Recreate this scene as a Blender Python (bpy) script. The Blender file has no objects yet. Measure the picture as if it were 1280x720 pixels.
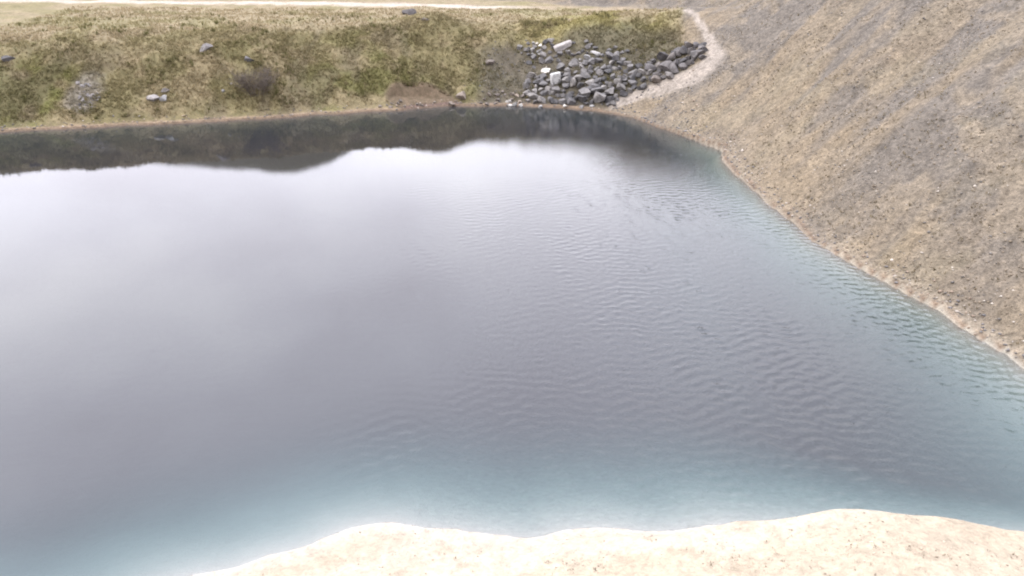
import bpy, math, random
import numpy as np
from mathutils import Vector, Euler, Matrix

random.seed(7)
rng = np.random.default_rng(7)
scene = bpy.context.scene
col = scene.collection
R = math.radians

# ------------------------------------------------------------------ noise
def _hash(ix, iy, seed):
    n = (ix.astype(np.int64) * 374761393 + iy.astype(np.int64) * 668265263 + seed * 974634777) & 0x7fffffff
    n = ((n ^ (n >> 13)) * 1274126177) & 0x7fffffff
    n = ((n ^ (n >> 16)) * 2246822519) & 0x7fffffff
    return (n & 0xffff) / 65535.0

def noise(x, y, seed=0):
    x = np.asarray(x, float); y = np.asarray(y, float)
    ix = np.floor(x); iy = np.floor(y)
    fx = x - ix; fy = y - iy
    u = fx * fx * fx * (fx * (fx * 6 - 15) + 10); v = fy * fy * fy * (fy * (fy * 6 - 15) + 10)
    a = _hash(ix, iy, seed); b = _hash(ix + 1, iy, seed)
    c = _hash(ix, iy + 1, seed); d = _hash(ix + 1, iy + 1, seed)
    return (a * (1 - u) + b * u) * (1 - v) + (c * (1 - u) + d * u) * v

def fbm(x, y, seed=0, octv=4):
    s = 0; a = .5; t = 0
    for o in range(octv):
        s = s + a * noise(x * 2 ** o + 17.3 * o, y * 2 ** o - 9.1 * o, seed + o); t += a; a *= .5
    return s / t

def sstep(a, b, x):
    t = np.clip((x - a) / (b - a), 0, 1); return t * t * (3 - 2 * t)

def smin(a, b, k):
    h = np.clip(.5 + .5 * (b - a) / k, 0, 1); return b * (1 - h) + a * h - k * h * (1 - h)

def smax(a, b, k): return -smin(-a, -b, k)

def catmull(P, closed, n=6):
    P = np.array(P, float); m = len(P); out = []
    rng_i = range(m) if closed else range(m - 1)
    for i in rng_i:
        if closed: p0, p1, p2, p3 = P[i - 1], P[i], P[(i + 1) % m], P[(i + 2) % m]
        else: p0, p1, p2, p3 = P[max(i - 1, 0)], P[i], P[i + 1], P[min(i + 2, m - 1)]
        for k in range(n):
            t = k / n
            out.append(.5 * (2 * p1 + (p2 - p0) * t + (2 * p0 - 5 * p1 + 4 * p2 - p3) * t * t + (3 * p1 - p0 - 3 * p2 + p3) * t ** 3))
    if not closed: out.append(P[-1])
    return np.array(out)

def dist_poly(x, y, P, closed, attrs=None):
    """distance to a polyline, which side (left of travel = +1), interpolated attributes"""
    x = np.asarray(x, float); y = np.asarray(y, float)
    best = np.full(x.shape, 1e18); side = np.zeros(x.shape)
    at = None if attrs is None else [np.zeros(x.shape) for _ in attrs]
    m = len(P)
    for i in range(m if closed else m - 1):
        a = P[i]; b = P[(i + 1) % m]
        ex, ey = b[0] - a[0], b[1] - a[1]
        L2 = ex * ex + ey * ey + 1e-12
        px, py = x - a[0], y - a[1]
        t = np.clip((px * ex + py * ey) / L2, 0, 1)
        dx, dy = px - t * ex, py - t * ey
        d2 = dx * dx + dy * dy
        k = d2 < best
        best = np.where(k, d2, best)
        side = np.where(k, np.where(ex * py - ey * px > 0, 1.0, -1.0), side)
        if at is not None:
            for q, A in enumerate(attrs):
                at[q] = np.where(k, A[i] * (1 - t) + A[(i + 1) % m] * t, at[q])
    return np.sqrt(best), side, at

def inside(x, y, P):
    c = np.zeros(np.shape(x), bool); m = len(P)
    for i in range(m):
        a, b = P[i], P[(i + 1) % m]
        if a[1] == b[1]: continue
        k = ((a[1] > y) != (b[1] > y)) & (x < (b[0] - a[0]) * (y - a[1]) / (b[1] - a[1]) + a[0])
        c ^= k
    return c

# ------------------------------------------------------------------ plan of the pool (metres; x right, y away, z up; water at 0)
shore_pts = [(-8.6, 14.9), (-7, 15.6), (-5.2, 16.4), (-3.6, 16.95), (-1.8, 16.75), (.3, 16.55), (2, 16.75), (5, 16.9), (9, 17.0), (13, 16.6), (17, 16.6),
             (19.0, 19.5), (18.6, 25.3), (17.8, 29.5), (16.6, 33), (15.1, 39), (14.5, 45), (14.1, 51.6), (14.8, 54.4), (14.5, 55.6), (13.5, 57.2),
             (11.4, 61.5), (8.3, 66.4), (4, 68.4), (0, 69.2), (-3, 69.1), (-5.6, 69.0), (-9, 67.6), (-12.7, 66.6), (-21.8, 64), (-30, 62),
             (-38.8, 60), (-55, 56), (-70, 45), (-72, 30), (-55, 18), (-35, 12), (-20, 11.2), (-12, 13)]
SHORE = catmull(shore_pts, True, 5)
_w = fbm(SHORE[:, 0] * .5, SHORE[:, 1] * .5, 55, 2) - .5
_c = SHORE.mean(0)
_dir = SHORE - _c; _dir /= np.linalg.norm(_dir, axis=1)[:, None]
SHORE = SHORE + _dir * (_w * .7)[:, None]

foot = np.array([(34, -2, 0, .6), (25, 12, 0, .62), (20.2, 20, 0, .66), (18.9, 25.3, 0, .68), (18.0, 29.5, 0, .68), (16.8, 33, 0, .68), (15.3, 39, 0, .68), (14.7, 45, 0, .68),
                 (14.3, 51.6, .1, .68), (14.9, 55.5, .6, .66), (15.6, 60, 2.2, .66), (16.2, 64.5, 3.9, .66), (16.6, 70, 5.5, .64),
                 (17.6, 78, 5.8, .6), (18.0, 84, 5.9, .64), (14.6, 91, 6, .66), (5, 96, 6, .6), (-6, 103, 6, .40), (-14, 106, 6, .38), (-35, 107, 6, .60), (-80, 109, 6, .5), (-150, 100, 6, .5)])
FOOT = catmull(foot, False, 5)

PATH = None; TRACK = np.array([(-90, 98.5), (-49, 96.5), (-30, 95), (-12, 93), (0, 90.6), (6, 89.6), (13, 88), (17, 84)])
TRACK = catmull(TRACK, False, 5)
SCARP = (-7.6, 68.4)

def fields(x, y):
    x = np.asarray(x, float); y = np.asarray(y, float)
    ds, _, _ = dist_poly(x, y, SHORE, True)
    ins = inside(x, y, SHORE)
    d = np.where(ins, -ds, ds)
    df, side, (fz, fs) = dist_poly(x, y, FOOT, False, [FOOT[:, 2], FOOT[:, 3]])
    fd = np.where(side < 0, df, -df)           # >0 on the hill side
    return d, fd, fz, fs

def height(x, y, full=False):
    x = np.asarray(x, float); y = np.asarray(y, float)
    d, fd, fz, fs = fields(x, y)
    n1 = fbm(x * .22, y * .22, 3, 3) - .5
    n2 = fbm(x * .9, y * .9, 9, 4) - .5
    n3 = fbm(x * 3.1, y * 3.1, 21, 3) - .5
    dp = np.maximum(d, 0)
    # far grassy bank + plateau
    bh = 5.75 + 1.5 * sstep(3, 12, x) * (1 - sstep(76, 84, y)) + .5 * n1
    dd = dp + 1.4 * n1 * sstep(0, 3, dp)
    far = smin(.12 + .12 * np.minimum(dp, .7) + .66 * np.maximum(dd - .6, 0), bh + .006 * dp, 1.6)
    far = far + 1.0 * np.exp(-((x + 7.0) ** 2 + (y - 78.5) ** 2) / (2 * 1.6 ** 2))
    bank_mask = sstep(.5, 2.0, dp) * (1 - sstep(9, 15, dp))
    far = far + bank_mask * (n2 * .5 + n3 * .18)
    far = far + sstep(9, 15, dp) * (n2 * .10)
    # eroded earth scarp at the far waterline
    e = ((x - SCARP[0]) / 3.2) ** 2 + ((y - SCARP[1] - .7) / (1.25 + .5 * n2)) ** 2
    carve = np.minimum(far, .10 + .28 * dp + n3 * .15)
    far = np.where(dp > 0, far + (carve - far) * (1 - sstep(.8, 1.05, e)), far)
    # near pale bank
    lip = np.interp(x, [-.5, .7, 2.5, 4.3, 7.3, 8.3, 9.4, 11.2, 12.8, 16], [0, .12, .42, .74, 1.14, 1.34, 1.36, 1.22, 1.0, .8]) + .22 * n1 * sstep(1, 4, x)
    near = lip * sstep(.0, 1.15, dp) + .13 * dp + .80 * np.maximum(dp - 4.2, 0) + n2 * .10 * sstep(0, 1, dp) + n3 * .05 * sstep(.1, .6, dp)
    near = smin(near, 13.0 + 0 * near, 1.0)
    wn = 1 - sstep(22, 44, y)
    G = far * (1 - wn) + near * wn
    G = G * (1 - .9 * sstep(-1.6, .3, fd) * (1 - sstep(54, 60, y)) * (x > 8))
    # hill side
    fall = n1 * .8
    gul = fbm((y - .45 * x) * .16, x * .03 + y * .02, 31, 3) - .5
    rill = fbm((y - .55 * x) * .75, x * .10, 37, 3) - .5
    S = fz + fs * fd + sstep(.5, 6, fd) * (gul * 2.0 + fall * .6 + rill * .7) + sstep(.2, 1.5, fd) * (n2 * .32 + n3 * .14)
    S = smin(S, 15.5 + 7 * sstep(6, 15, x) + 18 * (1 - sstep(-50, -9, x)), 5.0)
    land = smax(G, S, .6)
    land = np.where(fd < -4, G, land)
    # bed
    sl = .33 + .10 * sstep(6, 16, x) + .24 * sstep(9, 13, x) * sstep(22, 31, y) + .30 * sstep(52, 62, y)
    bed = -smin(sl * -np.minimum(d, 0), 6.5 + 0 * d, 2.0) + n2 * .10 * sstep(0, -1.5, d)
    z = np.where(d > 0, np.maximum(land, .012 + .10 * np.minimum(dp, .3)), np.minimum(bed, 0.0))
    z = np.where(d > 0, z, np.minimum(z, .012))
    if full:
        return z, d, fd, S - G, n1, n2, n3, gul
    return z

# ------------------------------------------------------------------ camera
CAM_Z, PITCH, FPX = 15.0, R(25), 1004.0
cam = bpy.data.cameras.new("camera"); cam_o = bpy.data.objects.new("camera", cam); col.objects.link(cam_o)
cam_o.location = (0, 0, CAM_Z); cam_o.rotation_euler = (R(90) - PITCH, 0, 0)
cam.sensor_width = 36; cam.lens = 36 * FPX / 1280; cam.clip_end = 2000; cam.clip_start = .1
scene.camera = cam_o

def ray(px, py):
    v = np.array(((px - 640) / FPX, math.cos(PITCH) + (360 - py) / FPX * math.sin(PITCH), -math.sin(PITCH) + (360 - py) / FPX * math.cos(PITCH)))
    return v
def ground_at(P):
    """photo pixels -> points of the ground under them"""
    V = np.array([ray(*p) for p in P])
    t = np.full(len(P), 15.0); done = np.zeros(len(P), bool); lo = t.copy()
    while (~done).any() and t.max() < 160:
        q = V * t[:, None] + (0, 0, CAM_Z)
        hit = (q[:, 2] < height(q[:, 0], q[:, 1])) & ~done
        done |= hit
        lo = np.where(done, lo, t); t = np.where(done, t, t + .5)
    hi = t.copy()
    for _ in range(9):
        m = (lo + hi) / 2; q = V * m[:, None] + (0, 0, CAM_Z)
        b = q[:, 2] < height(q[:, 0], q[:, 1])
        hi = np.where(b, m, hi); lo = np.where(b, lo, m)
    q = V * hi[:, None] + (0, 0, CAM_Z)
    return q

PATH = ground_at([(768, 131), (792, 122), (820, 112), (848, 101), (872, 90), (887, 78), (891, 66), (887, 52), (880, 38), (870, 22), (858, 12)])[:, :2]
PATH = catmull(PATH, False, 4)
PATHW = np.interp(np.linspace(0, 1, len(PATH)), [0, .2, .42, .52, .62, .8, 1], [.6, 1.0, 1.5, 1.35, .6, .32, .36])

# ------------------------------------------------------------------ materials
def newmat(name):
    m = bpy.data.materials.new(name); m.use_nodes = True
    nt = m.node_tree; b = nt.nodes["Principled BSDF"]
    return m, nt, b
def N(nt, t, **kw):
    n = nt.nodes.new(t)
    for k, v in kw.items():
        if k in n.inputs: n.inputs[k].default_value = v
        else: setattr(n, k, v)
    return n
def mixrgb(nt, a, b, fac, blend='MIX'):
    n = nt.nodes.new('ShaderNodeMix'); n.data_type = 'RGBA'; n.blend_type = blend
    for sock, v in ((n.inputs[0], fac), (n.inputs[6], a), (n.inputs[7], b)):
        if hasattr(v, 'links'): nt.links.new(v, sock)
        else: sock.default_value = v if not isinstance(v, tuple) else (*v, 1)[:4]
    return n.outputs[2]
def ramp(nt, src, stops):
    r = nt.nodes.new('ShaderNodeValToRGB'); nt.links.new(src, r.inputs[0])
    e = r.color_ramp.elements
    while len(e) < len(stops): e.new(.5)
    for k, (p, c) in enumerate(stops):
        e[k].position = p; e[k].color = (*c, 1) if isinstance(c, tuple) else (c, c, c, 1)
    return r.outputs[0]

def ground_mat():
    m, nt, b = newmat("earth_and_turf")
    L = nt.links
    tc = N(nt, 'ShaderNodeTexCoord'); att = N(nt, 'ShaderNodeVertexColor', layer_name='tint')
    grain = N(nt, 'ShaderNodeVertexColor', layer_name='grain')       # r: turf, g: scree, b: pale
    sg = N(nt, 'ShaderNodeSeparateColor'); L.new(grain.outputs[0], sg.inputs[0])
    def nz(scale, detail, rough=.6, vec=None, dist=0):
        n = N(nt, 'ShaderNodeTexNoise', Scale=scale, Detail=detail, Roughness=rough, Distortion=dist)
        L.new(vec or tc.outputs['Object'], n.inputs['Vector']); return n.outputs['Fac']
    f1 = nz(.9, 6, .65); f2 = nz(3.3, 5, .7); f3 = nz(11, 4, .7)
    c = att.outputs[0]
    def soft(k):
        n = N(nt, 'ShaderNodeMath', operation='MULTIPLY_ADD'); L.new(sg.outputs[2], n.inputs[0]); n.inputs[1].default_value = -k * .9; n.inputs[2].default_value = k
        return n.outputs[0]
    c = mixrgb(nt, c, ramp(nt, f1, [(.3, (.62, .62, .62)), (.5, (.97, .97, .97)), (.7, (1.3, 1.29, 1.27))]), soft(.6), 'MULTIPLY')
    c = mixrgb(nt, c, ramp(nt, f2, [(.32, (.5, .49, .47)), (.5, (.95, .95, .95)), (.68, (1.45, 1.43, 1.4))]), soft(.75), 'MULTIPLY')
    c = mixrgb(nt, c, ramp(nt, f3, [(.32, (.55, .54, .53)), (.5, (1, 1, 1)), (.68, (1.4, 1.4, 1.4))]), soft(.65), 'MULTIPLY')
    # straw / moss flecks where there is turf
    f4 = nz(1.7, 5, .7, dist=.6)
    hue = ramp(nt, f4, [(.35, (.065, .064, .022)), (.5, (.112, .096, .042)), (.66, (.175, .137, .07))])
    tf = N(nt, 'ShaderNodeMath', operation='MULTIPLY'); L.new(sg.outputs[0], tf.inputs[0]); tf.inputs[1].default_value = .32; tg = None
    c = mixrgb(nt, c, hue, tf.outputs[0])
    # stone chips where there is scree
    vo = N(nt, 'ShaderNodeTexVoronoi', Scale=8.0, Randomness=1.0); L.new(tc.outputs['Object'], vo.inputs['Vector'])
    sep = N(nt, 'ShaderNodeSeparateColor'); L.new(vo.outputs['Color'], sep.inputs[0])
    chip = ramp(nt, sep.outputs[0], [(0, (.45, .44, .44)), (.18, (.75, .74, .73)), (.3, (1, 1, 1)), (.85, (1.05, 1.04, 1.02)), (1, (1.6, 1.57, 1.5))])
    sc = N(nt, 'ShaderNodeMath', operation='MULTIPLY'); L.new(sg.outputs[1], sc.inputs[0]); sc.inputs[1].default_value = .3
    c = mixrgb(nt, c, chip, sc.outputs[0], 'MULTIPLY')
    L.new(c, b.inputs['Base Color']); b.inputs['Roughness'].default_value = .95; b.inputs['Specular IOR Level'].default_value = .15
    add = N(nt, 'ShaderNodeMath', operation='ADD'); L.new(f2, add.inputs[0]); L.new(f3, add.inputs[1])
    bp = N(nt, 'ShaderNodeBump', Strength=.7, Distance=.10); L.new(add.outputs[0], bp.inputs['Height']); L.new(bp.outputs[0], b.inputs['Normal'])
    return m
M_ground = ground_mat()

def tint_mat(name, rough=.9, var=.35, scale=8):
    """colour from the mesh's own tint attribute, broken by fine noise"""
    m, nt, b = newmat(name); L = nt.links
    att = N(nt, 'ShaderNodeVertexColor', layer_name='tint'); tc = N(nt, 'ShaderNodeTexCoord')
    n = N(nt, 'ShaderNodeTexNoise', Scale=scale, Detail=4); L.new(tc.outputs['Object'], n.inputs['Vector'])
    c = mixrgb(nt, att.outputs[0], ramp(nt, n.outputs['Fac'], [(.3, .6), (.7, 1.4)]), var * 2, 'MULTIPLY')
    L.new(c, b.inputs['Base Color']); b.inputs['Roughness'].default_value = rough; b.inputs['Specular IOR Level'].default_value = .2
    return m
M_tuft = tint_mat("grass_blades")
def _thin(m):
    nt = m.node_tree; b = nt.nodes['Principled BSDF']; src = b.inputs['Base Color'].links[0].from_socket
    t = N(nt, 'ShaderNodeBsdfTranslucent'); nt.links.new(src, t.inputs[0])
    mx = N(nt, 'ShaderNodeMixShader'); mx.inputs[0].default_value = .45
    nt.links.new(b.outputs[0], mx.inputs[1]); nt.links.new(t.outputs[0], mx.inputs[2]); nt.links.new(mx.outputs[0], nt.nodes['Material Output'].inputs[0])
_thin(M_tuft); M_chip = tint_mat("stone_chips")

def rock_mat(name, dark, light, spots=None):
    m, nt, b = newmat(name); L = nt.links
    tc = N(nt, 'ShaderNodeTexCoord'); oi = N(nt, 'ShaderNodeObjectInfo')
    off = N(nt, 'ShaderNodeVectorMath', operation='ADD'); L.new(tc.outputs['Object'], off.inputs[0])
    mul = N(nt, 'ShaderNodeMath', operation='MULTIPLY'); L.new(oi.outputs['Random'], mul.inputs[0]); mul.inputs[1].default_value = 37
    L.new(mul.outputs[0], off.inputs[1])
    n = N(nt, 'ShaderNodeTexNoise', Scale=2.2, Detail=7, Roughness=.65); L.new(off.outputs[0], n.inputs['Vector'])
    n2 = N(nt, 'ShaderNodeTexNoise', Scale=9, Detail=5, Roughness=.7); L.new(off.outputs[0], n2.inputs['Vector'])
    c = ramp(nt, n.outputs['Fac'], [(.32, dark), (.68, light)])
    c = mixrgb(nt, c, ramp(nt, n2.outputs['Fac'], [(.35, .6), (.65, 1.35)]), .8, 'MULTIPLY')
    rnd = ramp(nt, oi.outputs['Random'], [(0, (.55, .55, .57)), (.5, (.95, .94, .95)), (.85, (1.25, 1.22, 1.18)), (1, (1.9, 1.85, 1.75))])
    c = mixrgb(nt, c, rnd, 1.0, 'MULTIPLY')
    if spots:
        v = N(nt, 'ShaderNodeTexVoronoi', Scale=3.4); L.new(tc.outputs['Object'], v.inputs['Vector'])
        s = ramp(nt, v.outputs['Distance'], [(.0, 1.0), (.17, 1.0), (.24, 0.0)])
        c = mixrgb(nt, c, spots, s)
    L.new(c, b.inputs['Base Color']); b.inputs['Roughness'].default_value = .85; b.inputs['Specular IOR Level'].default_value = .3
    bp = N(nt, 'ShaderNodeBump', Strength=.6, Distance=.06); L.new(n2.outputs['Fac'], bp.inputs['Height']); L.new(bp.outputs[0], b.inputs['Normal'])
    return m
M_rock = rock_mat("grey_limestone", (.054, .050, .048), (.138, .127, .119))
M_pale = rock_mat("pale_limestone", (.21, .20, .185), (.36, .34, .31))
M_spot = rock_mat("speckled_pale_stone", (.28, .27, .255), (.40, .385, .36), spots=(.07, .065, .06))
M_brown = rock_mat("brown_stone", (.075, .060, .047), (.17, .14, .115))
M_mid = rock_mat("mauve_grey_stone", (.105, .096, .092), (.20, .183, .172))
M_dark = rock_mat("dark_stone", (.040, .035, .032), (.108, .096, .090))

def water_mat():
    m, nt, b = newmat("turquoise_pool_water"); L = nt.links
    nt.nodes.remove(b); out = nt.nodes['Material Output']
    tc = N(nt, 'ShaderNodeTexCoord')
    sp = N(nt, 'ShaderNodeSeparateXYZ'); L.new(tc.outputs['Object'], sp.inputs[0])
    def nz(scale, detail, sx=1, sy=1, rot=0, dist=0):
        mp = N(nt, 'ShaderNodeMapping'); mp.inputs['Scale'].default_value = (sx, sy, 1); mp.inputs['Rotation'].default_value = (0, 0, R(rot))
        L.new(tc.outputs['Object'], mp.inputs[0])
        n = N(nt, 'ShaderNodeTexNoise', Scale=scale, Detail=detail, Distortion=dist, Roughness=.5); L.new(mp.outputs[0], n.inputs['Vector']); return n.outputs['Fac']
    def mth(op, a, b_=None, c_=None):
        n = N(nt, 'ShaderNodeMath', operation=op)
        for k, v in enumerate((a, b_, c_)):
            if v is None: continue
            if hasattr(v, 'links'): L.new(v, n.inputs[k])
            else: n.inputs[k].default_value = v
        return n.outputs[0]
    # only the finest wrinkles: the ripples themselves are in the mesh
    w3 = nz(9, 2, .7, 1.3, -12)
    gx = N(nt, 'ShaderNodeMapRange', interpolation_type='SMOOTHSTEP'); L.new(sp.outputs[0], gx.inputs[0])
    gx.inputs[1].default_value = -9; gx.inputs[2].default_value = 9; gx.inputs[3].default_value = .10; gx.inputs[4].default_value = 1
    hh = mth('MULTIPLY', mth('MULTIPLY', w3, .004), gx.outputs[0])
    bp = N(nt, 'ShaderNodeBump', Strength=1, Distance=1.0); L.new(hh, bp.inputs['Height'])
    fr = N(nt, 'ShaderNodeFresnel', IOR=1.333); L.new(bp.outputs[0], fr.inputs['Normal'])
    gl = N(nt, 'ShaderNodeBsdfAnisotropic'); gl.inputs['Roughness'].default_value = .025; L.new(bp.outputs[0], gl.inputs['Normal'])
    gl.inputs['Color'].default_value = (1, 1, 1, 1)
    tr = N(nt, 'ShaderNodeBsdfTransparent'); df = N(nt, 'ShaderNodeBsdfDiffuse'); df.inputs['Color'].default_value = (.080, .077, .084, 1)
    body = N(nt, 'ShaderNodeMixShader'); body.inputs[0].default_value = .18; L.new(tr.outputs[0], body.inputs[1]); L.new(df.outputs[0], body.inputs[2])
    mx = N(nt, 'ShaderNodeMixShader'); L.new(fr.outputs[0], mx.inputs[0]); L.new(body.outputs[0], mx.inputs[1]); L.new(gl.outputs[0], mx.inputs[2])
    L.new(mx.outputs[0], out.inputs['Surface'])
    va = N(nt, 'ShaderNodeVolumeAbsorption', Density=1.0); va.inputs['Color'].default_value = (.37, .59, .61, 1); L.new(va.outputs[0], out.inputs['Volume'])
    return m
M_water = water_mat()

# ------------------------------------------------------------------ helpers for objects
def tag(o, label=None, cat=None, group=None, kind=None):
    if label: o['label'] = label
    if cat: o['category'] = cat
    if group: o['group'] = group
    if kind: o['kind'] = kind
    return o
def mesh_obj(name, verts, faces, mat, smooth=False, tint=None, parent=None):
    me = bpy.data.meshes.new(name)
    verts = np.asarray(verts, np.float32); faces = np.asarray(faces, np.int32)
    k = faces.shape[1]
    me.vertices.add(len(verts)); me.vertices.foreach_set('co', verts.ravel())
    me.loops.add(faces.size); me.loops.foreach_set('vertex_index', faces.ravel())
    me.polygons.add(len(faces)); me.polygons.foreach_set('loop_start', np.arange(0, faces.size, k, dtype=np.int32))
    me.update(calc_edges=True); me.validate()
    if smooth: me.polygons.foreach_set('use_smooth', np.ones(len(me.polygons), bool))
    if tint is not None:
        a = me.color_attributes.new('tint', 'FLOAT_COLOR', 'POINT')
        a.data.foreach_set('color', np.hstack([tint, np.ones((len(tint), 1))]).astype(np.float32).ravel())
    me.materials.append(mat)
    o = bpy.data.objects.new(name, me); col.objects.link(o)
    if parent: o.parent = parent
    return o

# ------------------------------------------------------------------ the ground, one height field cut into named pieces
def axis(segs):
    out = []
    for a, b, s in segs: out += list(np.arange(a, b - 1e-6, s))
    out.append(segs[-1][1]); return np.array(out)
GX = axis([(-170, -60, 3.0), (-60, -46, .8), (-46, 34, .25), (34, 60, .5), (60, 150, 3.0)])
GY = axis([(-60, 8, 1.5), (8, 12, .5), (12, 19, .12), (19, 26, .3), (26, 52, .2), (52, 80, .22), (80, 104, .4), (104, 230, 3.0)])
X, Y = np.meshgrid(GX, GY)
Z, D, FD, SG, n1, n2, n3, gul = height(X, Y, True)
nxn, nyn = len(GX), len(GY)
zx = np.gradient(Z, GX, axis=1); zy = np.gradient(Z, GY, axis=0)
NRM = np.dstack([-zx, -zy, np.ones_like(Z)]); NRM /= np.linalg.norm(NRM, axis=2)[..., None]

pd, _, (pw,) = dist_poly(X, Y, PATH, False, [PATHW])
td, _, _ = dist_poly(X, Y, TRACK, False)
hill = np.maximum(sstep(-.15, .25, SG) * sstep(-3, -1, FD), sstep(-1.6, -.6, FD) * (1 - sstep(52, 58, Y)) * sstep(19, 21, Y) * (X > 8)) * (D > 0)
hill = np.maximum(hill, sstep(-2.6, -1.4, FD) * sstep(66, 70, Y))
_pd, _ps, _ = dist_poly(X, Y, PATH, False)
hill = np.maximum(hill, (_ps < 0) * sstep(0, .8, _pd) * (Y < 69) * (Y > 55) * (X > 7.5) * (D > 0))
nearm = (1 - sstep(20, 26, Y)) * (1 - hill)

def C(r, g, b): return np.array([r, g, b])
def lerp(a, b, f): return a + (b - a) * f[..., None]
def band(x, y, seed): return fbm(x, y, seed, 4)

def ground_tint(x, y, z, d, fd, sg, n1, n2, n3, gul, pd, pw, td, hill, nearm):
    big = fbm(x * .10, y * .16, 71, 4); med = fbm(x * .35, y * .5, 77, 4)
    c = np.zeros(x.shape + (3,)) + C(.122, .099, .051)
    left = 1 - sstep(-31, -19, x)
    c = lerp(c, C(.090, .087, .027), np.clip(left * sstep(.35, .6, big) + .7 * sstep(.52, .66, big), 0, 1))
    c = lerp(c, C(.165, .126, .076), .85 * sstep(.47, .66, med))
    c = lerp(c, C(.080, .062, .045), .55 * sstep(.55, .7, fbm(x * .5, y * .25, 91, 3)))
    # plateau: dry straw turf
    lf = 2.2 * (1 - sstep(-32, -20, x)); pl = sstep(8.2 - lf, 11.5 - lf, d + 2.2 * n1)
    straw = lerp(np.zeros_like(c) + C(.195, .152, .098), C(.150, .124, .066), sstep(.45, .65, med))
    c = lerp(c, straw, pl)
    # yellow crest to the right
    c = lerp(c, C(.175, .150, .055), .8 * (1 - sstep(-5, -2.5, fd)) * sstep(-2, 6, x) * sstep(5.5, 7, d) * (1 - sstep(12, 16, d)) * sstep(.3, .5, med))
    # dark rubble ground under the boulders
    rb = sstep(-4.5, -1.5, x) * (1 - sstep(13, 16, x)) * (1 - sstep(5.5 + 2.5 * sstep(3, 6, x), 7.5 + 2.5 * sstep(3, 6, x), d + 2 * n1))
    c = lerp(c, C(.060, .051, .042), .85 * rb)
    # brown bare patch where the shrub grows
    e2 = ((x + 34.0) / 1.5) ** 2 + ((y - 64.6) / 2.0) ** 2
    c = lerp(c, C(.150, .132, .118), .8 * (1 - sstep(.4, 1.3, e2 + 1.5 * n2)))
    # hill of shale and gravel
    hb = band((y - .55 * x) * .20, (x + y * .3) * .05, 41)
    hb2 = band((y - .5 * x) * .6, x * .09, 43)
    up = sstep(3, 17, z)
    hc = np.zeros_like(c) + C(.142, .110, .074)
    hc = lerp(hc, C(.116, .098, .080), .9 * up)
    hc = lerp(hc, C(.090, .080, .071), np.clip((.35 + .65 * sstep(1, 7, z)) * (1.0 * sstep(.44, .57, hb) + .5 * sstep(.50, .64, hb2)) + .25 * up, 0, .70))
    hc = lerp(hc, C(.148, .122, .082), .4 * sstep(.55, .7, fbm(x * .3, y * .3, 47, 3)) * (1 - up))
    hc = lerp(hc, C(.168, .132, .09), .45 * sstep(.55, .68, fbm(x * .8, y * .4, 49, 3)))
    hc = lerp(hc, C(.070, .062, .034), sstep(99, 106, y) * (1 - sstep(-6, 6, x)))
    c = lerp(c, hc, hill)
    # near bank: pale limestone sand
    nc = lerp(np.zeros_like(c) + C(.292, .243, .180), C(.325, .277, .214), sstep(.4, .6, med))
    nc = lerp(nc, C(.255, .205, .148), .5 * sstep(.56, .68, fbm(x * 1.7, y * 1.7, 61, 3)))
    nc = lerp(nc, C(.325, .28, .225), 1 - sstep(0, .9, d))
    c = lerp(c, nc, nearm * (d > 0))
    # strand along the waterline
    st = (1 - sstep(.15, .75 + .5 * n2, d)) * (1 - nearm)
    c = lerp(c, C(.18, .128, .085), .85 * st * (1 - hill)); c = lerp(c, C(.215, .178, .134), .7 * st * hill * (.3 + .7 * (1 - sstep(28, 44, y))))
    c = lerp(c, C(.12, .075, .048), .8 * (1 - sstep(.0, .22, d)) * (1 - nearm))
    # scarp of bare earth
    e = ((x - SCARP[0]) / 3.5) ** 2 + ((y - SCARP[1] - .8) / 1.9) ** 2
    c = lerp(c, C(.088, .058, .045), (1 - sstep(.7, 1.1, e)) * (d > 0))
    # trodden path and gravel track
    pf = 1 - sstep(.55, 1.12, pd / pw + .5 * n2)
    c = lerp(c, C(.222, .188, .155), .9 * pf)
    tf = (1 - sstep(.45, 1.4, td / 1.35 + .9 * n2)) * (1 - sstep(-3, 5, x))
    c = lerp(c, C(.30, .258, .212), .9 * tf)
    # bed: white marl mud
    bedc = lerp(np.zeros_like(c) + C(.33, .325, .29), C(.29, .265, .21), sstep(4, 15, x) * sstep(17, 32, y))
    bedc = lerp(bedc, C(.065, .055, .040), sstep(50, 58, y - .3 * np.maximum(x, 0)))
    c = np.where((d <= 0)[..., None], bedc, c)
    wet = (1 - sstep(.05, .34 + .25 * n2, np.abs(d + .02))) * (1 - nearm)
    c = lerp(c, C(.115, .082, .058), .6 * wet * (1 - .6 * sstep(8, 13, x) * (1 - sstep(30, 40, y))))
    return c
TINT = ground_tint(X, Y, Z, D, FD, SG, n1, n2, n3, gul, pd, pw, td, hill, nearm)
pathm = pd < pw * .8; trackm = td < 1.8
turf = sstep(.5, .1, hill) * (1 - hill) * (1 - nearm) * (D > .6) * (1 - (pd < pw)) * (1 - (td < 2.2))
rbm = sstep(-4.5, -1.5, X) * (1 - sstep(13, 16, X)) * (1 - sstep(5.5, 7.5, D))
GRAIN = np.dstack([turf * (1 - .62 * rbm) * .9, np.clip(hill + .6 * rbm, 0, 1) * (pd > pw), np.where(D > 0, nearm * .6, 1.0)])

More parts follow.
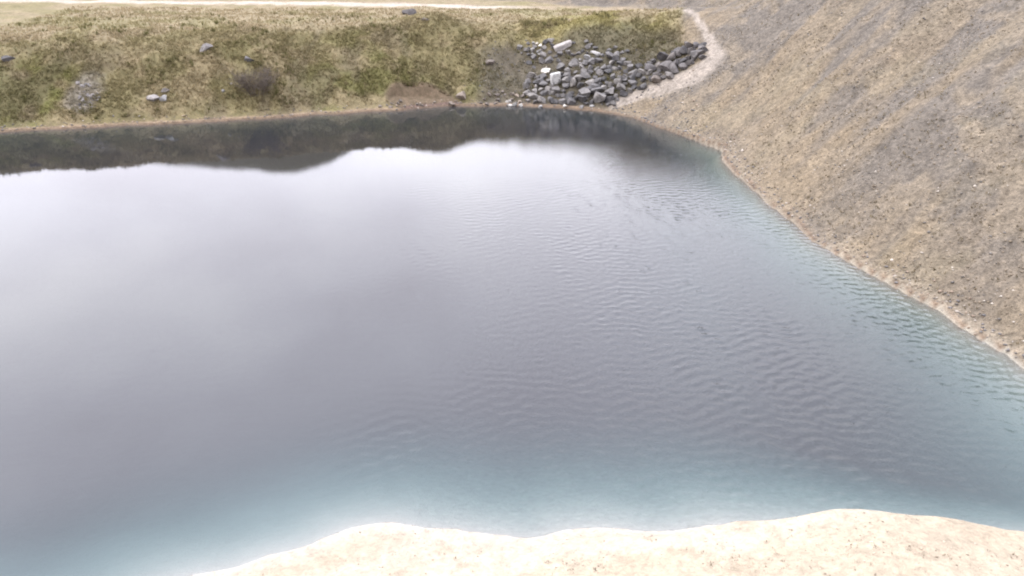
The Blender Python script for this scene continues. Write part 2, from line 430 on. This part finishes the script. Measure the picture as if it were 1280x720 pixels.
def cell(A): return (A[:-1, :-1] + A[1:, :-1] + A[:-1, 1:] + A[1:, 1:]) / 4
cD, cS, cX, cY = cell(D), cell(SG), cell(X), cell(Y)
cFD = cell(FD)
klass = np.zeros(cD.shape, int)                               # 0 plateau
klass[(cD > 0) & (cD < 10)] = 1                               # grassy bank
klass[(cS > 0) & (cFD > -3)] = 2                              # hillside
klass[(cD > 0) & (cY < 24) & ~((cS > 0) & (cFD > -3))] = 3    # near bank
klass[cell(td) < 1.9] = 4
klass[(cell(pd) < cell(pw)) & (cD > 0)] = 5
klass[cD <= 0] = 6
idx = np.arange(nxn * nyn).reshape(nyn, nxn)
quads = np.dstack([idx[:-1, :-1], idx[:-1, 1:], idx[1:, 1:], idx[1:, :-1]]).reshape(-1, 4)
V = np.dstack([X, Y, Z]).reshape(-1, 3); TI = TINT.reshape(-1, 3); GR = GRAIN.reshape(-1, 3); NV = NRM.reshape(-1, 3)
info = [("ground", "dry straw-coloured flat turf on top of the grassy bank behind the pool", "ground"),
        ("grassy_bank", "mossy green and brown grass bank rising from the far waterline", "bank"),
        ("hillside", "tall tan and grey scree slope falling to the pool's right shore", "hillside"),
        ("sandy_bank", "bright pale sandy bank along the near edge of the pool", "bank"),
        ("track", "pale gravel vehicle track crossing the flat turf behind the bank", "track"),
        ("footpath", "pale trodden footpath between the boulder heap and the scree slope", "path"),
        ("lake_bed", "white mud bed showing turquoise through the shallow water", "lake bed")]
for k, (nm, lab, cat) in enumerate(info):
    f = quads[klass.ravel() == k]
    if not len(f): continue
    u, inv = np.unique(f, return_inverse=True)
    o = mesh_obj(nm, V[u], inv.reshape(-1, 4), M_ground, True, TI[u])
    a = o.data.color_attributes.new('grain', 'FLOAT_COLOR', 'POINT')
    a.data.foreach_set('color', np.hstack([GR[u], np.ones((len(u), 1))]).astype(np.float32).ravel())
    o.data.normals_split_custom_set_from_vertices(NV[u].tolist())
    tag(o, lab, cat, kind='structure')

# water: one rippled sheet whose rim runs under the ground all round the shore
WX = axis([(-96, -50, 2.0), (-50, -9, .25), (-9, 20.5, .085), (20.5, 25, .5)]); WY = axis([(4, 11, 1.0), (11, 14, .2), (14, 48, .085), (48, 73, .18), (73, 76, .5)])
wX, wY = np.meshgrid(WX, WY)
def rot(x, y, a): return x * math.cos(a) + y * math.sin(a), -x * math.sin(a) + y * math.cos(a)
a1, b1 = rot(wX, wY, R(12)); a2, b2 = rot(wX, wY, R(-9)); a3, b3 = rot(wX, wY, R(28))
wind = sstep(-8, 6, wX + 9 * (fbm(wX * .12, wY * .12, 201, 3) - .5)) * (1 - .95 * sstep(38, 55, wY)) * (.62 + .38 * sstep(.36, .62, fbm(wX * .20, wY * .16, 203, 4)))
edge = 1 - .5 * sstep(8, 15, wX)
lee = .55 + .45 * sstep(15, 20, wX * .3 + wY)                   # calmer right under the near bank
wq = .5 * (fbm(wX * 1.1, wY * 1.1, 205, 2) - .5)
wr = np.random.default_rng(3)
gX, gY = wX + .35 * wq, wY + .35 * (fbm(wX * .9, wY * .9, 206, 2) - .5)
wZ = np.zeros_like(wX)
for q in range(34):                                             # a small wind sea: many short wave trains, each a few degrees apart
    lam = wr.uniform(.24, .56); th = R(90 + wr.normal(4, 42)); kk = 2 * math.pi / lam
    grp = .35 + 1.3 * noise(wX / (lam * 2.6) + 7 * q, wY / (lam * 2.2) - 3 * q, 300 + q)
    wZ += .0205 / kk * grp * np.sin(kk * (gX * math.cos(th) + gY * math.sin(th)) + wr.uniform(0, 6.28))
wZ = wZ * (.03 + wind) * edge * lee * (.75 + .55 * (1 - sstep(18, 36, wY))) * (1 - .35 * sstep(36, 50, wY))
wn_ = len(WX); wi = np.arange(wX.size).reshape(wX.shape)
wq4 = np.dstack([wi[:-1, :-1], wi[:-1, 1:], wi[1:, 1:], wi[1:, :-1]]).reshape(-1, 4)
RIM = SHORE + _dir * .9
cxw, cyw = cell(wX).ravel(), cell(wY).ravel()
wq4 = wq4[inside(cxw, cyw, RIM)]
wu, winv = np.unique(wq4, return_inverse=True)
water = mesh_obj("water", np.dstack([wX, wY, wZ]).reshape(-1, 3)[wu], winv.reshape(-1, 4), M_water, True)
tag(water, "still grey-blue quarry pool turning turquoise at its shallow edges", "water", kind='structure')

# ------------------------------------------------------------------ scatter: grass, gravel
def sample_grid(A, x, y):
    i = np.clip(np.searchsorted(GX, x) - 1, 0, nxn - 2); j = np.clip(np.searchsorted(GY, y) - 1, 0, nyn - 2)
    u = (x - GX[i]) / (GX[i + 1] - GX[i]); v = (y - GY[j]) / (GY[j + 1] - GY[j])
    if A.ndim == 3: u = u[:, None]; v = v[:, None]
    return (A[j, i] * (1 - u) + A[j, i + 1] * u) * (1 - v) + (A[j + 1, i] * (1 - u) + A[j + 1, i + 1] * u) * v

def tufts(name, x, y, size, nb, tint, label, cat, mat, lean=.7, wide=.16):
    n = len(x); z = sample_grid(Z, x, y); nr = sample_grid(NRM, x, y)
    base = np.stack([x, y, z - .02], 1)
    vs, ts = [], []
    for b in range(nb):
        a = rng.uniform(0, 2 * math.pi, n); l = size * rng.uniform(.6, 1.2, n); tl = rng.uniform(.15, lean, n)
        dirv = np.stack([np.cos(a) * tl, np.sin(a) * tl, np.sqrt(1 - tl ** 2)], 1) + .35 * nr + np.array([nr[:, 0], nr[:, 1], 0 * z]).T * .3
        dirv /= np.linalg.norm(dirv, axis=1)[:, None]
        sd = np.stack([-np.sin(a), np.cos(a), 0 * a], 1)
        r0 = (size * .35 * rng.uniform(0, 1, n))[:, None] * np.stack([np.cos(a), np.sin(a), 0 * a], 1)
        w = (size * wide * rng.uniform(.6, 1.3, n))[:, None]
        p = base + r0
        tip = p + dirv * l[:, None]
        mid = p + dirv * (l * .55)[:, None]; tip[:, 2] -= l * .12
        tri = np.stack([p - sd * w, p + sd * w, mid + sd * w * .7, tip, mid - sd * w * .7], 1)
        vs.append(tri.reshape(-1, 3))
        t = tint * rng.uniform(.87, 1.15, (n, 1))
        ts.append(np.repeat(t, 5, 0))
    v = np.vstack(vs); t = np.vstack(ts)
    f = np.arange(len(v)).reshape(-1, 5)
    o = mesh_obj(name, v, f, mat, False, t)
    return tag(o, label, cat, kind='stuff')

def scatter(nn, x0, x1, y0, y1, dens):
    x = rng.uniform(x0, x1, nn); y = rng.uniform(y0, y1, nn)
    k = rng.uniform(0, 1, nn) < dens(x, y)
    return x[k], y[k]

# grass on the far bank and the turf behind it
def dens_bank(x, y):
    d = sample_grid(D, x, y); t = sample_grid(GRAIN[..., 0], x, y)
    m = fbm(x * .7, y * .7, 101, 3)
    e = ((x - SCARP[0]) / 3.4) ** 2 + ((y - SCARP[1] - .8) / 1.5) ** 2
    return np.clip(t, 0, 1) * sstep(.7, 1.4, d) * (1 - .8 * sstep(9, 13, d)) * (.25 + .75 * sstep(.3, .6, m)) * (e > 1)
x, y = scatter(150000, -46, 17, 58, 90, dens_bank)
tn = sample_grid(TINT, x, y)
mixf = rng.uniform(0, 1, (len(x), 1)); mp = fbm(x * .25, y * .3, 111, 3)[:, None]
tn = (tn * .65 + .35 * np.where(mixf + (mp - .5) * 2 > .5, np.array([.155, .128, .068]), np.array([.108, .095, .044]))) * 1.52
tufts("grass", x, y, rng.uniform(.09, .27, len(x)), 5, tn, "tussocky olive and straw grass covering the far bank", "grass", M_tuft)
def dens_rough(x, y):
    return dens_bank(x, y) * sstep(.50, .64, fbm(x * .45, y * .6, 117, 4)) * .8
x, y = scatter(20000, -46, 17, 58, 84, dens_rough)
tn = np.where(rng.uniform(0, 1, (len(x), 1)) > .4, np.array([.075, .068, .026]), np.array([.13, .105, .055])) * 1.15
tufts("rough_grass", x, y, rng.uniform(.22, .48, len(x)), 7, tn, "taller dark tussocks clumped over the far grassy bank", "grass", M_tuft, .8, .09)
print("grass", len(x))

# sparse dead tussocks on the scree
def dens_hill(x, y):
    h = sample_grid(GRAIN[..., 1], x, y) * (sample_grid(D, x, y) > .5); z = sample_grid(Z, x, y)
    return h * sstep(.45, .62, fbm(x * .5, y * .5, 121, 3)) * (1 - .6 * sstep(4, 15, z)) * (sample_grid(SG, x, y) > 0)
x, y = scatter(17000, 13, 46, 18, 92, dens_hill)
tn = np.where(rng.uniform(0, 1, (len(x), 1)) > .5, np.array([.135, .110, .070]), np.array([.20, .16, .10]))
tufts("dry_grass", x, y, rng.uniform(.06, .17, len(x)), 4, tn, "sparse small dead tussocks dotted over the scree slope", "grass", M_tuft, .85, .2)
print("dry", len(x))

# loose stones of the scree
OCT = np.array([(1, 0, 0), (-1, 0, 0), (0, 1, 0), (0, -1, 0), (0, 0, 1), (0, 0, -1)], float)
OF = np.array([(0, 2, 4), (2, 1, 4), (1, 3, 4), (3, 0, 4), (2, 0, 5), (1, 2, 5), (3, 1, 5), (0, 3, 5)])
def chips(name, x, y, size, tint, label, cat, sink=.15):
    n = len(x); z = sample_grid(Z, x, y)
    s = size[:, None, None] * rng.uniform(.5, 1.1, (n, 1, 3)) * np.array([1, 1, .6])
    v = OCT[None] * s * rng.uniform(.75, 1.25, (n, 6, 3)) + rng.normal(0, .12, (n, 6, 3)) * size[:, None, None]
    a = rng.uniform(0, 6.283, n); ca, sa = np.cos(a)[:, None], np.sin(a)[:, None]
    v = np.stack([v[..., 0] * ca - v[..., 1] * sa, v[..., 0] * sa + v[..., 1] * ca, v[..., 2]], 2)
    v += np.stack([x, y, z + size * sink], 1)[:, None]
    f = (OF[None] + 6 * np.arange(n)[:, None, None]).reshape(-1, 3)
    o = mesh_obj(name, v.reshape(-1, 3), f, M_chip, False, np.repeat(tint, 6, 0))
    return tag(o, label, cat, kind='stuff')
def dens_scree(x, y):
    h = sample_grid(GRAIN[..., 1], x, y) * (sample_grid(D, x, y) > .25) * (sample_grid(SG, x, y) > 0)
    return h * sstep(.3, .7, fbm(x * .4, y * .4, 131, 3))
x, y = scatter(70000, 13, 46, 17, 92, dens_scree)
g = rng.uniform(0, 1, (len(x), 1))
tn = np.where(g < .28, np.array([.095, .084, .074]), np.where(g < .93, np.array([.145, .114, .080]), np.array([.27, .235, .195]))) * rng.uniform(.75, 1.25, (len(x), 1))
chips("gravel", x, y, .03 + .075 * rng.uniform(0, 1, len(x)) ** 3, tn, "loose grey and tan stone chips lying all over the scree slope", "gravel")
print("scree", len(x))

# pebbles along the far strand and between the boulders
def dens_strand(x, y):
    d = sample_grid(D, x, y)
    a = (d > .03) * (1 - sstep(.5, 1.3, d)) * (y > 22)
    b = sample_grid(rbm, x, y) * .55 * (d > 0)
    return np.clip(a + b, 0, 1)
x, y = scatter(60000, -46, 19, 22, 80, dens_strand)
g = rng.uniform(0, 1, (len(x), 1)); rbx = sample_grid(rbm, x, y)[:, None]
tn = np.where(g < .45, np.array([.11, .10, .095]), np.where(g < .85, np.array([.20, .15, .11]), np.array([.29, .25, .21]))) * rng.uniform(.75, 1.25, (len(x), 1))
tn = np.where((rbx > .5) & (g < .75), np.array([.085, .08, .08]) * rng.uniform(.7, 1.5, (len(x), 1)), tn)
chips("shore_pebbles", x, y, .04 + .10 * rng.uniform(0, 1, len(x)) ** 2.5, tn, "small pebbles strewn along the far waterline and among the boulders", "pebbles")

# dark stubble and crumbs on the near bank
def dens_near(x, y):
    d = sample_grid(D, x, y)
    return sstep(.50, .62, fbm(x * .9, y * 1.2, 141, 3)) * sstep(.6, 1.6, d) * (sample_grid(SG, x, y) < 0) * .8
x, y = scatter(5200, -12, 17, 12, 17, dens_near)
tn = np.where(rng.uniform(0, 1, (len(x), 1)) > .45, np.array([.105, .080, .058]), np.array([.19, .145, .095]))
tufts("dry_stubble", x, y, rng.uniform(.03, .09, len(x)), 5, tn, "faint withered stubble dotted over the pale near bank", "grass", M_tuft, .95, .1)
x, y = scatter(5000, -12, 17, 12, 17.5, lambda x, y: (sample_grid(D, x, y) > .2) * (sample_grid(SG, x, y) < 0) * sstep(.4, .65, fbm(x * .8, y * .8, 151, 3)))
tn = np.where(rng.uniform(0, 1, (len(x), 1)) > .35, np.array([.36, .30, .235]), np.array([.17, .135, .10]))
chips("near_pebbles", x, y, .012 + .03 * rng.uniform(0, 1, len(x)) ** 3, tn, "tiny stones and crumbs scattered on the pale near bank", "pebbles")

# ------------------------------------------------------------------ boulders
import bmesh
def rock_mesh(name, mat, seed, cuts=11, flat=1.0, block=False):
    r = np.random.default_rng(seed)
    bm = bmesh.new(); bmesh.ops.create_icosphere(bm, subdivisions=3, radius=1.0)
    co = np.array([v.co for v in bm.verts])
    if block:
        dirs = [np.array(d, float) + r.normal(0, .10, 3) for d in ((1, 0, 0), (-1, 0, 0), (0, 1, 0), (0, -1, 0), (0, 0, 1), (0, 0, -1))]
        offs = list(r.uniform(.55, .66, 6)); dirs += [r.normal(0, 1, 3) for _ in range(4)]; offs += list(r.uniform(.78, .9, 4))
    else:
        dirs = [r.normal(0, 1, 3) for _ in range(cuts)]; offs = list(r.uniform(.40, .72, cuts))
    for d, o in zip(dirs, offs):
        d = d / np.linalg.norm(d); p = co @ d; k = p > o
        co[k] -= (p[k] - o)[:, None] * d
    co *= 1 + .05 * (fbm(co[:, 0] * 3 + seed, co[:, 1] * 3 + co[:, 2] * 2, seed, 2) - .5)[:, None]
    ext = (co.max(0) - co.min(0)) / 2; co = (co - (co.max(0) + co.min(0)) / 2) / ext * np.array([1, r.uniform(.75, 1), r.uniform(.62, .9) * flat])
    for v, c in zip(bm.verts, co): v.co = c * .5
    me = bpy.data.meshes.new(name); bm.to_mesh(me); bm.free(); me.materials.append(mat)
    return me
protos = {}
for key, mat in (('grey', M_rock), ('pale', M_pale), ('brown', M_brown), ('dark', M_dark), ('mid', M_mid)):
    protos[key] = [rock_mesh("boulder", mat, 100 + 13 * k + len(key), 11 + k % 5, 1.0) for k in range(9)]
mesh_spot = rock_mesh("boulder", M_spot, 5, block=True)
mesh_slab = rock_mesh("boulder", M_mid, 9, block=True)
mesh_block = rock_mesh("boulder", M_rock, 12, block=True)
mesh_paleblock = rock_mesh("boulder", M_pale, 15, block=True)

def rock(name, p, size, kind, label, group=None, sink=.25, me=None, rot=None, sc=(1, 1, 1), cat='boulder'):
    me = me or random.choice(protos[kind])
    o = bpy.data.objects.new(name, me); col.objects.link(o)
    o.scale = [size * s * random.uniform(.9, 1.1) for s in sc]
    o.rotation_euler = rot or (random.uniform(-.5, .5), random.uniform(-.5, .5), random.uniform(0, 6.28))
    o.location = (p[0], p[1], p[2] + size * sc[2] * (.36 - sink))
    return tag(o, label, cat, group)

# the rocks one can tell apart; position on the photo, size in metres
singles = [
    ((511, 18), 1.25, 'dark', "dark lone boulder standing at the edge of the flat turf above the bank", None),
    ((531, 25), .65, 'brown', "low brown rock in the turf just right of the dark lone boulder", (1.4, .8, .6)),
    ((682, 90), .75, 'pale', "smooth white boulder above the white speckled block in the heap", (1.15, .9, .8)),
    ((708, 103), 1.0, 'grey', "grey blocky boulder leaning right against the white speckled block", None),
    ((679, 108), .95, 'grey', "rounded grey boulder just left of the white speckled block", None),
    ((745, 67), .8, 'pale', "flat whitish rock at the upper edge of the boulder heap", (1.3, .9, .5)),
    ((735, 73), .6, 'pale', "small whitish rock left of and below the flat whitish rock", None),
    ((752, 126), 1.35, 'grey', "large pointed grey boulder at the waterline, right end of the heap", None),
    ((834, 88), 1.25, 'dark', "big rounded dark boulder beside the footpath, left of its twin", None),
    ((843, 90), 1.1, 'dark', "upright dark boulder touching the big rounded one beside the footpath", None),
    ((867, 73), 1.25, 'dark', "dark boulder at the heap's upper right tip beside the path", None),
    ((822, 101), 1.1, 'brown', "flat brownish boulder lying at the footpath's left edge", (1.4, 1, .7)),
    ((577, 122), 1.15, 'brown', "brown-grey boulder alone at the waterline left of the boulder heap", None),
    ((611, 79), .8, 'brown', "low greyish brown rock half buried in grass left of the heap", (1.3, 1, .6)),
    ((190, 125), 1.0, 'mid', "wide flat grey rock set low in the left grassy bank", (1.3, 1, .75)),
    ((204, 124), .85, 'pale', "pale split rock beside the wide flat grey rock on left bank", None),
    ((207, 114), .6, 'dark', "dark rock just above the pale split rock on the left bank", (1.3, .9, .7)),
    ((279, 114), .34, 'pale', "bright white stone in the grass, lower of two near the shrub", None),
    ((289, 105), .24, 'pale', "tiny white stone in the grass, upper of two near the shrub", None),
    ((258, 61), 1.1, 'mid', "broad pale grey rock high on the left grassy bank", (1.4, 1, .6)),
    ((312, 76), .9, 'mid', "purplish grey rock just above the bare brown shrub", (1.3, 1, .7)),
    ((12, 75), .9, 'dark', "dark rock in green turf near the photo's left edge", (1.5, 1, .6)),
    ((703, 59), 1.5, 'slab', "long pale grey slab leaning across the top of the boulder heap", (1.25, .6, .42)),
    ((694, 103), 1.1, 'spot', "white squarish block with dark speckles in the middle of the heap", (1, .9, 1.05)),
]
pts = ground_at([s[0] for s in singles])
for s, p in zip(singles, pts):
    sc = s[4] or (1, 1, 1)
    me = {'slab': mesh_slab, 'spot': mesh_spot}.get(s[2])
    rot = None
    if s[2] == 'spot': rot = (.1, -.12, .25)
    if s[2] == 'slab': rot = (.15, -.3, .35)
    if s[0][0] < 320 and s[1] > .5: sc = (sc[0] * .85, .9, .95)
    if min(sc) < .96 and rot is None: rot = (random.uniform(-.15, .3), random.uniform(-.2, .2), random.uniform(-.4, .4))
    rock("boulder" if s[1] > .5 else "stone", p, s[1], s[2] if s[2] in protos else 'grey', s[3], sink=.05 if s[2] in ('spot',) else (.30 if s[0][0] < 320 else .2), me=me, rot=rot, sc=sc, cat='boulder' if s[1] > .5 else 'stone')

def in_poly(n, poly, minsep, taken, size_px):
    P = np.array(poly, float); out = []
    tries = 0
    while len(out) < n and tries < 12000:
        tries += 1
        q = (random.uniform(P[:, 0].min(), P[:, 0].max()), random.uniform(P[:, 1].min(), P[:, 1].max()))
        if not inside(np.array([q[0]]), np.array([q[1]]), P)[0]: continue
        s = random.uniform(*size_px)
        if any((q[0] - t[0]) ** 2 + ((q[1] - t[1]) * 1.3) ** 2 < ((s + t[2]) * .5 * minsep) ** 2 for t in taken): continue
        taken.append((q[0], q[1], s)); out.append((q[0], q[1], s))
    return out
taken = [(s[0][0], s[0][1], s[1] * 12) for s in singles]
heap_polys = [
    (118, [(662, 96), (700, 84), (745, 74), (772, 70), (800, 84), (818, 98), (800, 112), (765, 132), (660, 131), (652, 112)], .62, (7, 15), 'grey',
     "grey angular boulder in the crowded main heap at the pool's far shore", "boulders of the main heap"),
    (40, [(800, 84), (830, 74), (852, 62), (884, 56), (880, 72), (862, 82), (838, 98), (815, 104)], .62, (8, 16), 'dark',
     "dark boulder in the strip that runs from the heap up beside the path", "dark boulders beside the footpath"),
    (42, [(648, 58), (680, 50), (730, 50), (760, 58), (800, 70), (790, 80), (745, 72), (700, 82), (660, 88)], .8, (4.5, 10), 'grey',
     "smaller grey rock scattered on brown ground above the main heap", "rocks scattered above the main heap"),
    (16, [(563, 128), (610, 118), (652, 112), (655, 131), (566, 133)], .8, (4, 8), 'brown',
     "small brown stone on the waterline between lone boulder and heap", "brown stones along the waterline"),
    (9, [(622, 126), (700, 127), (745, 130), (742, 135), (622, 134)], .7, (4, 8), 'pale',
     "small chalky white stone at the waterline below the boulder heap", "chalky stones at the waterline"),
    (30, [(96, 104), (112, 102), (126, 118), (126, 134), (100, 136), (94, 120)], .6, (2.6, 6), 'mid',
     "small grey stone in the loose patch low on the left bank", "stones of the loose grey patch"),
    (7, [(664, 52), (676, 54), (676, 69), (663, 68)], .6, (4, 6.5), 'pale',
     "cream stone in the pale cluster at the heap's top left", "cream stones of the pale cluster"),
    (9, [(470, 128), (540, 126), (545, 134), (470, 135)], .8, (3, 6), 'brown',
     "small reddish stone lying in the eroded earth hollow by the water", "stones in the eroded hollow"),
]
for n, poly, sep, spx, kind, lab, grp in heap_polys:
    P = in_poly(n, poly, sep, taken, spx)
    if not P: continue
    G = ground_at([(a, b) for a, b, _ in P])
    for (a, b, s), p in zip(P, G):
        if p[2] < .02: p[2] = .0
        dist = math.hypot(p[0], p[1])
        k = kind
        me = None
        if kind == 'grey' and random.random() < .2: me = mesh_block
        rock("stone" if s < 7 else "boulder", p, s * dist / FPX * random.uniform(.85, 1.1), k, lab, grp, sink=random.uniform(.05, .36) if kind != 'mid' else random.uniform(.25, .45), me=me, cat="stone" if spx[1] < 9 else "boulder")

# ------------------------------------------------------------------ bare brown shrub on the far bank
def shrub(px, py, h, w, ntw, label):
    p = ground_at([(px, py)])[0]
    root = bpy.data.objects.new("bare_shrub", None); col.objects.link(root); root.location = p
    tag(root, label, "shrub")
    vs, fs = [], []
    def stick(a, b, r0, r1, V_, F_):
        a = np.array(a, float); b = np.array(b, float); d = b - a; d /= np.linalg.norm(d) + 1e-9
        u = np.cross(d, (0.3, .9, .2)); u /= np.linalg.norm(u); v = np.cross(d, u); k = len(V_)
        for q, r in ((a, r0), (b, r1)):
            for j in range(3):
                t = j * 2.094; V_.append(q + (u * math.cos(t) + v * math.sin(t)) * r)
        for j in range(3): F_.append((k + j, k + (j + 1) % 3, k + 3 + (j + 1) % 3, k + 3 + j))
    SV, SF, TV, TF = [], [], [], []
    for i in range(44):
        a = random.uniform(0, 6.28); b0 = (math.cos(a) * .3 * w * random.random(), math.sin(a) * .3 * w * random.random(), -.1)
        t = random.uniform(.2, .9); L = h * random.uniform(.55, .95)
        m = np.array(b0) + np.array((math.cos(a) * t * w * .35, math.sin(a) * t * w * .35, L * .55))
        e = m + np.array((math.cos(a + .4) * t * w * .3, math.sin(a + .4) * t * w * .3, L * .45))
        stick(b0, m, .022, .014, SV, SF); stick(m, e, .014, .007, SV, SF)
        for j in range(ntw):
            f = random.uniform(.25, 1); q = np.array(b0) + (m - b0) * min(1, f * 2) if f < .5 else m + (e - m) * (f - .5) * 2
            dd = np.array([random.gauss(0, 1), random.gauss(0, 1), random.gauss(.7, .6)]); dd /= np.linalg.norm(dd)
            g2 = q + dd * random.uniform(.25, .6)
            stick(q, g2, .012, .006, TV, TF)
            for _ in range(2):
                q2 = q + (g2 - q) * random.uniform(.3, .9); d3 = dd + np.array([random.gauss(0, .6) for _ in range(3)])
                stick(q2, q2 + d3 * random.uniform(.1, .3), .009, .005, TV, TF)
    m_, nt, b = newmat("brown_twigs"); b.inputs['Roughness'].default_value = .9
    n_ = N(nt, 'ShaderNodeTexNoise', Scale=6.0, Detail=3); nt.links.new(ramp(nt, n_.outputs['Fac'], [(.3, (.05, .036, .026)), (.7, (.10, .075, .055))]), b.inputs['Base Color'])
    mesh_obj("stem", SV, SF, m_, parent=root); mesh_obj("twigs", TV, TF, m_, parent=root)
shrub(322, 118, 2.3, 2.6, 16, "leafless brown shrub growing halfway up the grassy bank")

# ------------------------------------------------------------------ light: bright overcast
AZ, EL = R(-80), R(52)
s = Vector((math.sin(AZ) * math.cos(EL), math.cos(AZ) * math.cos(EL), math.sin(EL)))
sun = bpy.data.lights.new("sun", 'SUN'); sun.energy = .8; sun.angle = R(20); sun.color = (1, .96, .9)
so = bpy.data.objects.new("sun", sun); col.objects.link(so); so.rotation_euler = s.to_track_quat('Z', 'Y').to_euler(); so.location = s * 80

w = bpy.data.worlds.new("World"); scene.world = w; w.use_nodes = True
nt = w.node_tree; bg = nt.nodes['Background']; L = nt.links
sky = N(nt, 'ShaderNodeTexSky'); sky.sky_type = 'NISHITA'; sky.sun_disc = False; sky.sun_elevation = EL; sky.sun_rotation = AZ; sky.air_density = 1.0; sky.dust_density = 2.0
tc = N(nt, 'ShaderNodeTexCoord')
mp = N(nt, 'ShaderNodeMapping'); mp.inputs['Scale'].default_value = (1, 1, 2.2); L.new(tc.outputs['Generated'], mp.inputs[0])
cn = N(nt, 'ShaderNodeTexNoise', Scale=2.6, Detail=5, Roughness=.5); L.new(mp.outputs[0], cn.inputs['Vector'])
cloud = ramp(nt, cn.outputs['Fac'], [(.32, (8.7, 8.4, 9.3)), (.5, (10.5, 10.35, 11.4)), (.68, (12.6, 12.5, 13.3))])
dp = N(nt, 'ShaderNodeVectorMath', operation='DOT_PRODUCT'); L.new(tc.outputs['Generated'], dp.inputs[0]); dp.inputs[1].default_value = Vector((-.42, .84, .32)).normalized()
gl = N(nt, 'ShaderNodeMapRange', interpolation_type='SMOOTHSTEP'); L.new(dp.outputs['Value'], gl.inputs[0])
gl.inputs[1].default_value = .55; gl.inputs[2].default_value = 1.0; gl.inputs[3].default_value = 1.05; gl.inputs[4].default_value = 1.62
sz = N(nt, 'ShaderNodeSeparateXYZ'); L.new(tc.outputs['Generated'], sz.inputs[0])
cl = mixrgb(nt, cloud, ramp(nt, sz.outputs[2], [(.36, (1, 1, 1)), (.62, (.95, 1.0, 1.05))]), 1.0, 'MULTIPLY')
sx = N(nt, 'ShaderNodeSeparateXYZ'); L.new(tc.outputs['Generated'], sx.inputs[0])
ov = N(nt, 'ShaderNodeMapRange', interpolation_type='SMOOTHSTEP'); L.new(sx.outputs[2], ov.inputs[0])
ov.inputs[1].default_value = .32; ov.inputs[2].default_value = .72; ov.inputs[3].default_value = 1.0; ov.inputs[4].default_value = 1.58
ml = N(nt, 'ShaderNodeMath', operation='MULTIPLY'); L.new(gl.outputs[0], ml.inputs[0]); L.new(ov.outputs[0], ml.inputs[1]); gl = ml
vm = N(nt, 'ShaderNodeVectorMath', operation='SCALE'); L.new(cl, vm.inputs[0]); L.new(gl.outputs[0], vm.inputs['Scale'])
fin = mixrgb(nt, sky.outputs[0], vm.outputs[0], .9)
L.new(fin, bg.inputs['Color']); bg.inputs['Strength'].default_value = .1

vs = scene.view_settings; vs.view_transform = 'Standard'; vs.look = 'None'; vs.gamma = 1; vs.use_curve_mapping = False
vs.exposure = 1.48
cy = scene.cycles; cy.use_denoising = True; cy.max_bounces = 8; cy.transparent_max_bounces = 12
scene.render.engine = 'CYCLES'; cy.filter_width = 2.0
try: cy.denoiser = 'OPENIMAGEDENOISE'
except Exception: pass
